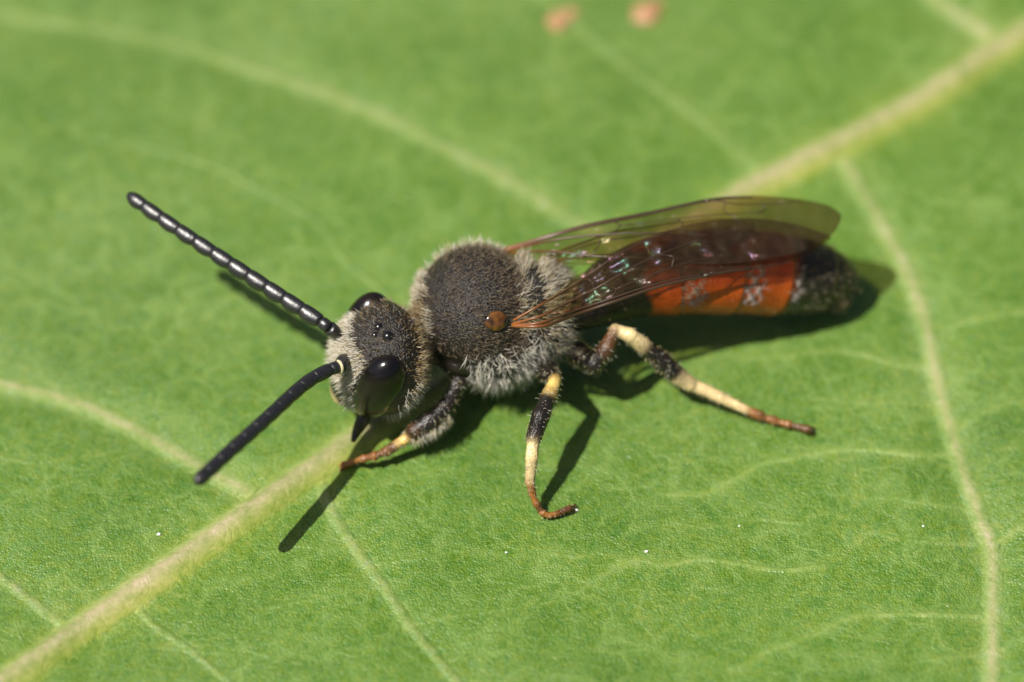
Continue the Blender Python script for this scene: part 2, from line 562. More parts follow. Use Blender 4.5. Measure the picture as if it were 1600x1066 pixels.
# ------------------------------------------------------------------ the bee: signed distance body
BLACK = (0.017, 0.0135, 0.0105)
DARK = (0.020, 0.016, 0.013)
CREAM = (0.72, 0.58, 0.30)
YELLOW = (0.62, 0.45, 0.14)
AMBER = (0.30, 0.125, 0.03)
BROWN = (0.10, 0.045, 0.018)
ORANGE = (0.40, 0.070, 0.007)

prims = []      # (kind, data, k, colour, gloss)


def ell(c, axes, radii, k=0.12, col=BLACK, gl=0.0):
    prims.append(('e', (np.asarray(c, float), np.asarray(axes, float), np.asarray(radii, float)), k, col, gl))


def cone(a, b, ra, rb, k=0.04, col=BLACK, gl=1.0):
    prims.append(('c', (np.asarray(a, float), np.asarray(b, float), ra, rb), k, col, gl))


def d_prim(p, pr):
    kind, dt = pr[0], pr[1]
    if kind == 'e':
        c, ax, r = dt
        q = (p - c) @ ax.T
        k0 = np.sqrt(((q / r) ** 2).sum(-1)); k1 = np.sqrt(((q / r ** 2) ** 2).sum(-1)) + 1e-9
        return k0 * (k0 - 1) / k1
    if kind == 'c':
        a, b, ra, rb = dt
        ab = b - a
        t = np.clip(((p - a) @ ab) / (ab @ ab), 0, 1)
        return np.sqrt(((p - (a + t[..., None] * ab)) ** 2).sum(-1)) - (ra + (rb - ra) * t)
    path, rad = dt
    d, _, _ = near_path(p, path)
    k = d[1]
    return d[0] - rad[k]


def near_path(p, path):
    sh = p.shape[:-1]
    q = p.reshape(-1, 3)
    best = np.full(len(q), 1e9); bi = np.zeros(len(q), int); bt = np.zeros(len(q))
    for k in range(len(path) - 1):
        a, ab = path[k], path[k + 1] - path[k]
        t = np.clip(((q - a) @ ab) / (ab @ ab), 0, 1)
        d = ((q - (a + t[:, None] * ab)) ** 2).sum(1)
        m = d < best
        best[m] = d[m]; bi[m] = k; bt[m] = t[m]
    return best, bi, bt


# abdomen: path with tergite steps
abd_ctrl = np.array([np.append(W(x, y, zz), r) for x, y, zz, r in (
    (868, 492, 1.40, 0.30), (915, 478, 1.40, 0.40), (960, 452, 1.40, 0.56), (1015, 434, 1.40, 0.655), (1080, 426, 1.36, 0.71), (1150, 424, 1.20, 0.725),
    (1220, 429, 0.93, 0.69), (1275, 434, 0.71, 0.60), (1305, 440, 0.59, 0.49), (1325, 446, 0.52, 0.31), (1334, 450, 0.48, 0.12))])
abd = spline(abd_ctrl, 0.045)
ABD_P, ABD_R = abd[:, :3], np.maximum(abd[:, 3], 0.03)
ABD_X = np.array([float(800 + PXMM * (p @ RGT) * DIST / (DIST - p @ CDIR)) for p in ABD_P])   # photo column of each station
TERG = [962, 1052, 1140, 1212, 1287, 1330]


def terg_phase(x):
    k = np.searchsorted(TERG, x)
    e = np.array([880] + TERG + [1400], float)
    return k, (x - e[k]) / (e[k + 1] - e[k])


_k, _ph = terg_phase(ABD_X)
ABD_R = ABD_R * (1.0 + 0.0 * _ph) + np.where(ABD_X > 930, 0.035 * (_ph ** 1.5) - 0.018, 0)


def d_abd(p):
    sh = p.shape[:-1]
    b2, bi, bt = near_path(p, ABD_P)
    r = ABD_R[bi] * (1 - bt) + ABD_R[bi + 1] * bt
    x = ABD_X[bi] * (1 - bt) + ABD_X[bi + 1] * bt
    return (np.sqrt(b2) - r).reshape(sh), x.reshape(sh)


# head frame
yaw, pit, rol = math.radians(9), math.radians(20), math.radians(-4)
F = np.array([-math.cos(pit) * math.cos(yaw), -math.cos(pit) * math.sin(yaw), math.sin(pit)])
U = np.array([math.sin(pit) * math.cos(yaw), math.sin(pit) * math.sin(yaw), math.cos(pit)])
L = np.cross(U, F)
U, L = U * math.cos(rol) + L * math.sin(rol), L * math.cos(rol) - U * math.sin(rol)
H = W(594, 558, 1.28)
HAX = np.array([F, U, L])
ell(H, HAX, (0.62, 0.93, 0.98), 0.1, BLACK)
ell(H + F * 0.22 - U * 0.05, HAX, (0.52, 0.75, 0.66), 0.2, BLACK)
ell(H + F * 0.22 - U * 0.68, HAX, (0.38, 0.40, 0.46), 0.2, BLACK, 0.6)
ell(H - F * 0.22 + L * 0.35 - U * 0.1, HAX, (0.46, 0.70, 0.52), 0.15, BLACK)
ell(H - F * 0.22 - L * 0.35 - U * 0.1, HAX, (0.46, 0.70, 0.52), 0.15, BLACK)
ell(H + F * 0.46 - U * 0.90, HAX, (0.12, 0.13, 0.26), 0.10, (0.42, 0.37, 0.18), 0.8)
for sgn in (1, -1):      # antennal sockets
    ell(H + F * 0.60 + L * 0.19 * sgn + U * 0.06, HAX, (0.14, 0.15, 0.14), 0.08, BLACK, 0.3)

# thorax
TH = W(752, 488, 1.32)
th = math.radians(5)
BX = np.array([-math.cos(th), -math.sin(th), 0.0])
BZ = np.array([0, 0, 1.0])
BY = np.cross(BZ, BX)             # toward the near (left) side of the bee
BAX = np.array([BX, BY, BZ])
ell(TH + BX * 0.10 + BZ * 0.14, BAX, (0.99, 1.08, 0.96), 0.1, BLACK)              # scutum
ell(TH - BX * 0.20 - BZ * 0.26, BAX, (0.98, 1.14, 0.78), 0.10, BLACK)              # sides
ell(TH - BX * 0.78 + BZ * 0.42, BAX, (0.40, 0.66, 0.40), 0.05, BLACK)              # scutellum
ell(TH - BX * 1.02 - BZ * 0.02, BAX, (0.50, 0.80, 0.70), 0.14, BLACK)              # propodeum
ell(TH + BX * 0.72 - BZ * 0.42, BAX, (0.42, 0.66, 0.46), 0.12, BLACK)              # prosternum / collar
for sgn in (1, -1):
    ell(TH + BX * 0.42 + BY * 0.86 * sgn - BZ * 0.30, BAX, (0.24, 0.17, 0.2), 0.05, BLACK, 0.8)   # pronotal lobe
cone(TH + BX * 0.8 - BZ * 0.25, H - F * 0.35 - U * 0.05, 0.40, 0.42, 0.15, BLACK, 0.2)      # neck


def chain(pts, k=0.035):
    """pts: (px, py, z, r, colour of the piece that starts here)."""
    q = [(W(x, y, zz), r, c) for x, y, zz, r, c in pts]
    for (a, ra, c), (b_, rb, _) in zip(q, q[1:]):
        cone(a, b_, ra, rb, k, c)


fz = leaf_height(*W(535, 727, 0.1)[:2])
# near middle leg
chain([(838, 552, 0.85, 0.24, BLACK), (852, 578, 0.85, 0.19, BLACK), (868, 593, 1.18, 0.10, YELLOW)])
chain([(868, 594, 1.18, 0.10, YELLOW), (859, 616, 1.13, 0.125, YELLOW)])
chain([(860, 614, 1.13, 0.125, BLACK), (845, 650, 1.04, 0.155, BLACK), (834, 684, 0.96, 0.135, CREAM)])
chain([(833.5, 688, 0.95, 0.10, CREAM), (831, 715, 0.77, 0.105, CREAM), (828, 752, 0.50, 0.082, AMBER), (832, 772, 0.33, 0.060, AMBER), (836, 783, 0.24, 0.048, AMBER),
       (838, 787, 0.21, 0.060, BROWN), (845, 799, 0.11, 0.046, AMBER), (848, 802, 0.09, 0.056, AMBER), (858, 806, 0.06, 0.045, AMBER), (870, 803, 0.06, 0.050, BROWN), (889, 795, 0.07, 0.062, BROWN)], 0.02)
# near hind leg
chain([(868, 528, 1.05, 0.28, BLACK), (898, 548, 0.95, 0.21, BLACK), (928, 568, 0.98, 0.17, BLACK), (946, 548, 1.18, 0.15, BROWN), (961, 518, 1.42, 0.105, AMBER)])
chain([(962, 516, 1.42, 0.105, CREAM), (984, 524, 1.37, 0.125, CREAM), (1004, 539, 1.17, 0.135, CREAM)], 0.03)
chain([(1004, 539, 1.17, 0.135, BLACK), (1035, 566, 0.85, 0.165, BLACK), (1060, 588, 0.62, 0.155, CREAM), (1078, 600, 0.50, 0.13, CREAM)], 0.03)
chain([(1080, 600, 0.48, 0.105, CREAM), (1125, 621, 0.34, 0.095, CREAM), (1166, 641, 0.18, 0.078, CREAM)], 0.02)
chain([(1167, 641, 0.18, 0.07, AMBER), (1188, 650, 0.12, 0.085, BROWN), (1196, 653, 0.11, 0.048, AMBER), (1210, 657, 0.09, 0.078, BROWN), (1218, 660, 0.09, 0.045, AMBER),
       (1232, 663, 0.08, 0.070, BROWN), (1240, 665, 0.08, 0.042, BROWN), (1262, 671, 0.08, 0.075, BROWN)], 0.012)
# near front leg
chain([(700, 556, 0.95, 0.24, BLACK), (722, 585, 0.82, 0.17, BLACK), (706, 616, 0.72, 0.125, BLACK), (698, 634, 0.66, 0.15, BLACK),
       (672, 658, 0.56, 0.185, BLACK), (648, 674, 0.48, 0.155, BROWN), (640, 682, 0.42, 0.10, AMBER)])
chain([(640, 682, 0.42, 0.09, YELLOW), (622, 694, 0.34, 0.085, BROWN), (603, 706, 0.27, 0.088, AMBER), (597, 708, 0.26, 0.055, BROWN), (584, 713, 0.24, 0.078, AMBER), (579, 714, 0.23, 0.05, BROWN),
       (568, 717, 0.20, 0.070, AMBER), (563, 718, 0.19, 0.046, AMBER), (552, 722, fz + 0.09, 0.05, AMBER), (537, 727, fz + 0.06, 0.065, AMBER)], 0.02)
# far legs, mostly behind the body
chain([(690, 500, 1.0, 0.22, BLACK), (680, 478, 0.9, 0.15, BLACK), (668, 486, 0.6, 0.13, CREAM), (660, 505, 0.28, 0.09, AMBER), (650, 512, 0.06, 0.055, AMBER)])
chain([(800, 470, 0.95, 0.22, BLACK), (812, 420, 1.05, 0.13, BLACK), (815, 412, 0.6, 0.13, CREAM), (808, 420, 0.25, 0.08, AMBER), (798, 422, 0.06, 0.055, AMBER)])
chain([(880, 470, 1.05, 0.24, BLACK), (950, 440, 0.9, 0.15, BLACK), (1010, 425, 0.65, 0.14, CREAM), (1070, 425, 0.2, 0.09, AMBER), (1120, 432, 0.06, 0.055, BROWN)])
# claws
for (a, b_) in (((889, 795, .07), (899, 789, .03)), ((889, 795, .07), (898, 798, .02)), ((1262, 671, .08), (1272, 668, .03)), ((1262, 671, .08), (1270, 678, .03))):
    cone(W(*a), W(*b_), 0.036, 0.022, 0.02, BROWN)
for (a, b_) in (((537, 727, fz + .06), (528, 727, fz + .02)), ((537, 727, fz + .06), (532, 735, fz + .02))):
    cone(W(*a), W(*b_), 0.036, 0.022, 0.02, AMBER)


def bounds(pr):
    kind, dt = pr[0], pr[1]
    if kind == 'e':
        c, ax, r = dt
        e = np.sqrt(((ax * r[:, None]) ** 2).sum(0))
        return c - e, c + e
    a, b_, ra, rb = dt
    r = max(ra, rb)
    return np.minimum(a, b_) - r, np.maximum(a, b_) + r


def smin(a, b_, k):
    h = np.clip(0.5 + 0.5 * (b_ - a) / k, 0, 1)
    return b_ * (1 - h) + a * h - k * h * (1 - h)


def sdf(p):
    f = smin(np.full(p.shape[:-1], 9.0), d_abd(p)[0], 0.05)
    for pr in prims:
        f = smin(f, d_prim(p, pr), pr[2])
    return f


VOX = 0.028
blo = np.minimum(np.min([bounds(p)[0] for p in prims], 0), (ABD_P - ABD_R[:, None]).min(0)) - 0.12
bhi = np.maximum(np.max([bounds(p)[1] for p in prims], 0), (ABD_P + ABD_R[:, None]).max(0)) + 0.12
dim = np.ceil((bhi - blo) / VOX).astype(int) + 1
FLD = np.full(dim, 9.0, np.float32)


def sub(lo, hi, m=0.22):
    i0 = np.clip(np.floor((lo - m - blo) / VOX).astype(int), 0, dim - 1)
    i1 = np.clip(np.ceil((hi + m - blo) / VOX).astype(int) + 1, 1, dim)
    sl = tuple(slice(a, c) for a, c in zip(i0, i1))
    g = np.stack(np.meshgrid(*[blo[k] + VOX * np.arange(i0[k], i1[k]) for k in range(3)], indexing='ij'), -1)
    return sl, g


sl, g = sub((ABD_P - ABD_R[:, None]).min(0), (ABD_P + ABD_R[:, None]).max(0), 0.1)
FLD[sl] = np.minimum(FLD[sl], d_abd(g)[0])
for pr in prims:
    sl, g = sub(*bounds(pr))
    FLD[sl] = smin(FLD[sl], d_prim(g, pr), pr[2])


def surface_nets(f, org, h):
    ins = f < 0
    nx, ny, nz = f.shape
    c = np.zeros((nx - 1, ny - 1, nz - 1), np.int8)
    for a in (0, 1):
        for b_ in (0, 1):
            for d in (0, 1):
                c += ins[a:nx - 1 + a, b_:ny - 1 + b_, d:nz - 1 + d]
    act = np.argwhere((c > 0) & (c < 8))
    idx = np.full(c.shape, -1, np.int32)
    idx[tuple(act.T)] = np.arange(len(act))
    acc = np.zeros((len(act), 3)); cnt = np.zeros(len(act))
    cor = [(a, b_, d) for a in (0, 1) for b_ in (0, 1) for d in (0, 1)]
    vals = {k: f[act[:, 0] + k[0], act[:, 1] + k[1], act[:, 2] + k[2]] for k in cor}
    for k in cor:
        for ax in range(3):
            if k[ax] == 0:
                k2 = tuple(1 if m == ax else k[m] for m in range(3))
                v0, v1 = vals[k], vals[k2]
                m = (v0 < 0) != (v1 < 0)
                t = v0[m] / (v0[m] - v1[m])
                pos = np.tile(np.array(k, float), (m.sum(), 1)); pos[:, ax] = t
                acc[m] += pos; cnt[m] += 1
    verts = org + h * (act + acc / cnt[:, None])
    quads = []
    for ax in range(3):
        a1, a2 = (ax + 1) % 3, (ax + 2) % 3
        s0 = [slice(None)] * 3; s1 = [slice(None)] * 3
        s0[ax] = slice(0, -1); s1[ax] = slice(1, None)
        cr = np.argwhere(ins[tuple(s0)] != ins[tuple(s1)])
        ok = (cr[:, a1] > 0) & (cr[:, a2] > 0) & (cr[:, a1] < f.shape[a1] - 1) & (cr[:, a2] < f.shape[a2] - 1)
        cr = cr[ok]
        e1 = np.zeros(3, int); e1[a1] = 1
        e2 = np.zeros(3, int); e2[a2] = 1
        ii = [idx[tuple((cr - e1 * x - e2 * y).T)] for x, y in ((1, 1), (0, 1), (0, 0), (1, 0))]
        qd = np.stack(ii, -1)
        flip = ~ins[tuple(cr.T)]
        qd[flip] = qd[flip][:, ::-1]
        quads.append(qd)
    return verts, np.vstack(quads)


BV, BQ = surface_nets(FLD, blo, VOX)


def grad(p, e=0.012):
    g = np.zeros_like(p)
    for k in range(3):
        d = np.zeros(3); d[k] = e
        g[:, k] = sdf(p + d) - sdf(p - d)
    return norm(g)


def vert_normals(V, Q):
    fn = np.cross(V[Q[:, 2]] - V[Q[:, 0]], V[Q[:, 3]] - V[Q[:, 1]])
    n = np.zeros_like(V)
    for k in range(4):
        np.add.at(n, Q[:, k], fn)
    return norm(n)


BN = vert_normals(BV, BQ)
BV = BV - BN * np.clip(sdf(BV), -0.02, 0.02)[:, None]
BN = vert_normals(BV, BQ)

# colours of the cuticle, from the piece each vertex belongs to
wsum = np.zeros(len(BV)); csum = np.zeros((len(BV), 3)); gsum = np.zeros(len(BV))
which = np.full(len(BV), -1); bestd = np.full(len(BV), 9.0)
for k, pr in enumerate(prims):
    d = d_prim(BV, pr)
    w = np.exp(-np.clip(d, -0.1, 2) / 0.012)
    wsum += w; csum += w[:, None] * np.array(pr[3]); gsum += w * pr[4]
    m = d < bestd; bestd[m] = d[m]; which[m] = k
da, ax_ = d_abd(BV)
wob = 5 * np.sin(BV[:, 2] * 7) + 4 * np.sin(BV[:, 1] * 9)
og = sstep(992, 1006, ax_ + wob) * (1 - sstep(1208, 1224, ax_ + wob * 0.4))
kk, ph = terg_phase(ax_)
dk = np.exp(-((ph - 0.02) / 0.05) ** 2)[:, None]
ca = np.array(BLACK) * 1.2 * (1 - og[:, None]) + np.array(ORANGE) * og[:, None] * (1 - 0.45 * dk)
rim = sstep(0.9, 0.96, ph) * (1 - og) * (ax_ > 1000)
ca = ca * (1 - rim[:, None] * 0.8) + np.array((0.10, 0.07, 0.035)) * rim[:, None] * 0.8
w = np.exp(-np.clip(da, -0.1, 2) / 0.012)
wsum += w; csum += w[:, None] * ca; gsum += w * 0.9
isabd = da < bestd
BC = csum / wsum[:, None]; BG = gsum / wsum

cut, n, b = new_mat('cuticle')
at = node(n, 'ShaderNodeAttribute', attribute_name='tint')
gl = node(n, 'ShaderNodeAttribute', attribute_name='gloss')
tc = node(n, 'ShaderNodeTexCoord')
v1 = node(n, 'ShaderNodeTexVoronoi', feature='F1', Scale=17.0)
v2 = node(n, 'ShaderNodeTexNoise', Scale=30.0, Detail=3.0)
v3 = node(n, 'ShaderNodeTexNoise', Scale=3.0, Detail=4.0)
for x in (v1, v2, v3):
    link(n, tc.outputs['Object'], x.inputs['Vector'])
col = mixcol(n, 'MULTIPLY', 0.7, at.outputs['Color'], ramp(n, v3.outputs['Fac'], [(0.3, (0.55, 0.5, 0.45)), (0.7, (1.5, 1.4, 1.3))]))
link(n, col, b.inputs['Base Color'])
b.inputs['Specular IOR Level'].default_value = 0.5
rgh = math_node(n, 'SUBTRACT', 0.40, math_node(n, 'MULTIPLY', gl.outputs['Fac'], 0.16))
link(n, rgh, b.inputs['Roughness'])
pits = ramp(n, v1.outputs['Distance'], [(0.12, (0, 0, 0)), (0.42, (1, 1, 1))])
hh = math_node(n, 'ADD', math_node(n, 'MULTIPLY', pits, 0.018), math_node(n, 'MULTIPLY', v2.outputs['Fac'], 0.034))
amp = math_node(n, 'SUBTRACT', 1.0, math_node(n, 'MULTIPLY', gl.outputs['Fac'], 0.6))
bp = node(n, 'ShaderNodeBump', Strength=1.0, Distance=1.0)
link(n, math_node(n, 'MULTIPLY', hh, amp), bp.inputs['Height'])
link(n, bp.outputs[0], b.inputs['Normal'])

bee = add('bee', None, None, None, label='small black bee with a red-banded abdomen and long antennae standing on the leaf', category='bee')
add('body', np_mesh('body', BV, BQ, BC, extra={'gloss': BG}), cut, bee)


# camera-free helper: first point of the body surface along a line
def surf(px, py, back=0.0):
    o = CAM; d = ray(px, py)
    t = DIST - 6.0
    for _ in range(160):
        s = float(sdf((o + d * t)[None])[0])
        if s < 0.002:
            break
        t += max(0.004, s * 0.7)
        if t > DIST + 8:
            return None, None
    p = o + d * t
    return p, grad(p[None])[0]


# eyes
eye_mat, n, b = new_mat('compound_eye')
b.inputs['Base Color'].default_value = (0.010, 0.007, 0.005, 1)
b.inputs['Roughness'].default_value = 0.2
b.inputs['Specular IOR Level'].default_value = 0.5
tc = node(n, 'ShaderNodeTexCoord')
v1 = node(n, 'ShaderNodeTexVoronoi', feature='F1', Scale=45.0)
link(n, tc.outputs['Object'], v1.inputs['Vector'])
bp = node(n, 'ShaderNodeBump', Strength=0.08, Distance=0.01)
link(n, v1.outputs['Distance'], bp.inputs['Height']); link(n, bp.outputs[0], b.inputs['Normal'])
grad_n = node(n, 'ShaderNodeTexNoise', Scale=1.5)
link(n, ramp(n, grad_n.outputs['Fac'], [(0.4, (0.005, 0.004, 0.004)), (0.7, (0.014, 0.008, 0.006))]), b.inputs['Base Color'])
ocel_mat, n, b = new_mat('ocellus')
b.inputs['Base Color'].default_value = (0.006, 0.005, 0.005, 1)
b.inputs['Roughness'].default_value = 0.24
b.inputs['Specular IOR Level'].default_value = 0.7
for sgn in (1, -1):
    c = H + L * 0.645 * sgn + F * 0.12 - U * 0.06
    tiltU = norm(U + L * 0.16 * sgn + F * 0.06)
    l2 = norm(L * sgn - tiltU * ((L * sgn) @ tiltU)); f2 = np.cross(tiltU, l2)
    V, Fc = ellipsoid_mesh(c, np.array([f2, tiltU, l2]), (0.43, 0.78, 0.36), 40, 26)
    add('compound_eye', np_mesh('compound_eye', V, Fc), eye_mat, bee)
for px, py, r in ((606, 525, 0.10), (591, 510, 0.08), (585, 523, 0.065)):
    p, nn = surf(px, py)
    V, Fc = ellipsoid_mesh(p - nn * 0.03, np.eye(3), (r, r, r), 20, 14)
    add('ocellus', np_mesh('ocellus', V, Fc), ocel_mat, bee)

# mandibles
mand_mat, n, b = new_mat('mandible')
b.inputs['Base Color'].default_value = (0.016, 0.011, 0.009, 1)
b.inputs['Roughness'].default_value = 0.3
for sgn in (1, -1):
    pth = np.array([W(572, 640, 0.62), W(566, 658, 0.48), W(557, 676, 0.33), W(551, 691, 0.24)])
    if sgn < 0:
        pth = pth - 2 * ((pth - H) @ L)[:, None] * L
    pth = spline(pth, 0.05)
    V, Q, T = tube(pth, 0.035 + 0.10 * (1 - np.linspace(0, 1, len(pth)) ** 2), 10)
    add('mandible', np_mesh('mandible', V, [Q, T]), mand_mat, bee)

# tegulae
teg_mat, n, b = new_mat('tegula')
tc = node(n, 'ShaderNodeTexCoord')
gn = node(n, 'ShaderNodeTexNoise', Scale=5.0)
link(n, tc.outputs['Object'], gn.inputs['Vector'])
link(n, ramp(n, gn.outputs['Fac'], [(0.42, (0.014, 0.008, 0.005)), (0.68, (0.19, 0.075, 0.016))]), b.inputs['Base Color'])
b.inputs['Roughness'].default_value = 0.14
b.inputs['Coat Weight'].default_value = 0.5
p, nn = surf(776, 502)
TEG = p
for q in (p, p - BY * 2 * ((p - TH) @ BY)):
    nq = nn if q is p else nn - BY * 2 * (nn @ BY)
    a = norm(BX - nq * (BX @ nq)); c = np.cross(nq, a)
    q = q if q is p else q - BZ * 0.12
    V, Fc = ellipsoid_mesh(q - nq * 0.01, np.array([a, c, nq]), (0.21, 0.17, 0.075), 24, 16)
    add('tegula', np_mesh('tegula', V, Fc), teg_mat, bee)

# ------------------------------------------------------------------ antennae
ant_mat, n, b = new_mat('antenna_cuticle')
tc = node(n, 'ShaderNodeTexCoord')
v2 = node(n, 'ShaderNodeTexNoise', Scale=26.0, Detail=3.0)
link(n, tc.outputs['Object'], v2.inputs['Vector'])
link(n, ramp(n, v2.outputs['Fac'], [(0.35, (0.008, 0.008, 0.009)), (0.7, (0.022, 0.019, 0.018))]), b.inputs['Base Color'])
b.inputs['Roughness'].default_value = 0.37
b.inputs['Specular IOR Level'].default_value = 0.9
bp = node(n, 'ShaderNodeBump', Strength=0.5, Distance=0.01)
link(n, v2.outputs['Fac'], bp.inputs['Height']); link(n, bp.outputs[0], b.inputs['Normal'])
ring_mat, n, b = new_mat('cream_ring')
b.inputs['Base Color'].default_value = (0.6, 0.52, 0.3, 1)
b.inputs['Roughness'].default_value = 0.45


def antenna(base, pts, r, nseg, r_end, ring, knob):
    """base: socket point; pts: (px,py,z) from the scape's end to the tip."""
    path = np.array([W(*p) for p in pts])
    sc = spline(np.vstack([base, 0.5 * (base + path[0]) + np.array([0, 0, 0.05]), path[0]]), 0.03)
    f = np.linspace(0, 1, len(sc))
    V, Q, T = tube(sc, r * (0.75 + 0.3 * f), 14)
    root = add('antenna', np_mesh('scape', V, [Q, T]), ant_mat, bee)
    fl = spline(path, 0.02)
    s = np.concatenate([[0], np.cumsum(np.linalg.norm(np.diff(fl, axis=0), axis=1))])
    tot = s[-1]

    def at_len(x):
        return np.column_stack([np.interp(x, s, fl[:, k]) for k in range(3)])
    ped = 0.22
    x = np.linspace(0, ped, 9); f = np.linspace(0, 1, 9)
    V, Q, T = tube(at_len(x), r * 0.92 * np.sqrt(np.clip(1 - (2 * f - 1) ** 4, 0.35, 1)), 14)
    add('pedicel', np_mesh('pedicel', V, [Q, T]), ant_mat, root)
    if ring:
        x = np.linspace(0.0, 0.035, 4)
        V, Q, T = tube(at_len(x), r * 1.06, 14)
        add('cream_ring', np_mesh('cream_ring', V, [Q, T]), ring_mat, root)
    e = np.linspace(ped, tot, nseg + 1)
    for k in range(nseg):
        a, c = e[k], e[k + 1]
        x = np.linspace(a - 0.02, c + 0.004, 15); f = np.linspace(0, 1, 15)
        rad = r * (0.93 + knob * (np.sin(f * math.pi) ** 0.7 + 0.4 * f))
        rad[0] *= 1 - knob; rad[-1] *= 1 - knob
        if k == nseg - 1:
            rad = rad * np.sqrt(np.clip(1 - np.clip((f - 0.35) / 0.66, 0, 1) ** 2.4, 0.03, 1))
        rad = rad * (1 + (r_end / r - 1) * (x / tot))
        P = at_len(x)
        V, Q, T = tube(P, rad, 18)
        # each segment swells on one flank
        down = np.array([0.15, -0.75, -0.6])
        ctr = np.repeat(P, 18, 0)
        off = V[:-2] - ctr
        sw = np.clip((off @ down) / r, 0, 1) * np.repeat(np.sin(f * math.pi), 18) * knob * 2.6
        V[:-2] = ctr + off * (1 + sw[:, None])
        add('flagellum_segment', np_mesh('flagellum_segment', V, [Q, T]), ant_mat, root)
    return root


def socket(sgn):
    return H + F * 0.66 + L * 0.19 * sgn + U * 0.07


antenna(socket(1), [(531, 573, 1.78), (512, 579, 1.83), (484, 594, 1.90), (458, 615, 1.97), (428, 643, 2.06), (394, 674, 2.15), (358, 706, 2.24), (328, 734, 2.31), (305, 755, 2.37)], 0.116, 11, 0.122, True, 0.04)
antenna(socket(-1), [(515, 513, 1.83), (496, 499, 1.87), (440, 463, 1.97), (370, 418, 2.10), (290, 366, 2.24), (240, 332, 2.32), (199, 303, 2.38)], 0.118, 11, 0.106, False, 0.12)

# ------------------------------------------------------------------ wings
wing_mat, n, b = new_mat('wing_membrane')
tc = node(n, 'ShaderNodeTexCoord')
wn1 = node(n, 'ShaderNodeTexNoise', Scale=1.3, Detail=3.0)
wn2 = node(n, 'ShaderNodeTexNoise', Scale=2.3, Detail=1.0)
wn3 = node(n, 'ShaderNodeTexVoronoi', feature='F1', Scale=24.0)
for x in (wn1, wn2, wn3):
    link(n, tc.outputs['Object'], x.inputs['Vector'])
b.inputs['Base Color'].default_value = (0.07, 0.05, 0.03, 1)
b.inputs['Roughness'].default_value = 0.27
b.inputs['Specular IOR Level'].default_value = 0.8
b.inputs['Thin Film IOR'].default_value = 1.56
tf = math_node(n, 'MULTIPLY_ADD', wn1.outputs['Fac'], 700.0)
tf.node.inputs[2].default_value = 120.0
link(n, tf, b.inputs['Thin Film Thickness'])
hh = math_node(n, 'ADD', math_node(n, 'MULTIPLY', wn2.outputs['Fac'], 0.36), math_node(n, 'MULTIPLY', wn3.outputs['Distance'], 0.003))
bp = node(n, 'ShaderNodeBump', Strength=0.8, Distance=1.0)
link(n, hh, bp.inputs['Height']); link(n, bp.outputs[0], b.inputs['Normal'])
tr = node(n, 'ShaderNodeBsdfTransparent')
sm = node(n, 'ShaderNodeAttribute', attribute_name='smoke')
link(n, ramp(n, sm.outputs['Fac'], [(0.0, (0.84, 0.78, 0.58)), (1.0, (0.50, 0.38, 0.20))]), tr.inputs[0])
mx = node(n, 'ShaderNodeMixShader')
link(n, math_node(n, 'MULTIPLY_ADD', sm.outputs['Fac'], 0.16), mx.inputs[0])
mx.inputs[0].links[0].from_node.inputs[2].default_value = 0.13
link(n, tr.outputs[0], mx.inputs[1]); link(n, b.outputs[0], mx.inputs[2])
link(n, mx.outputs[0], n.nodes['Material Output'].inputs['Surface'])

vein_mat, n, b = new_mat('wing_vein')
at = node(n, 'ShaderNodeAttribute', attribute_name='tint')
link(n, at.outputs['Color'], b.inputs['Base Color'])
b.inputs['Roughness'].default_value = 0.32


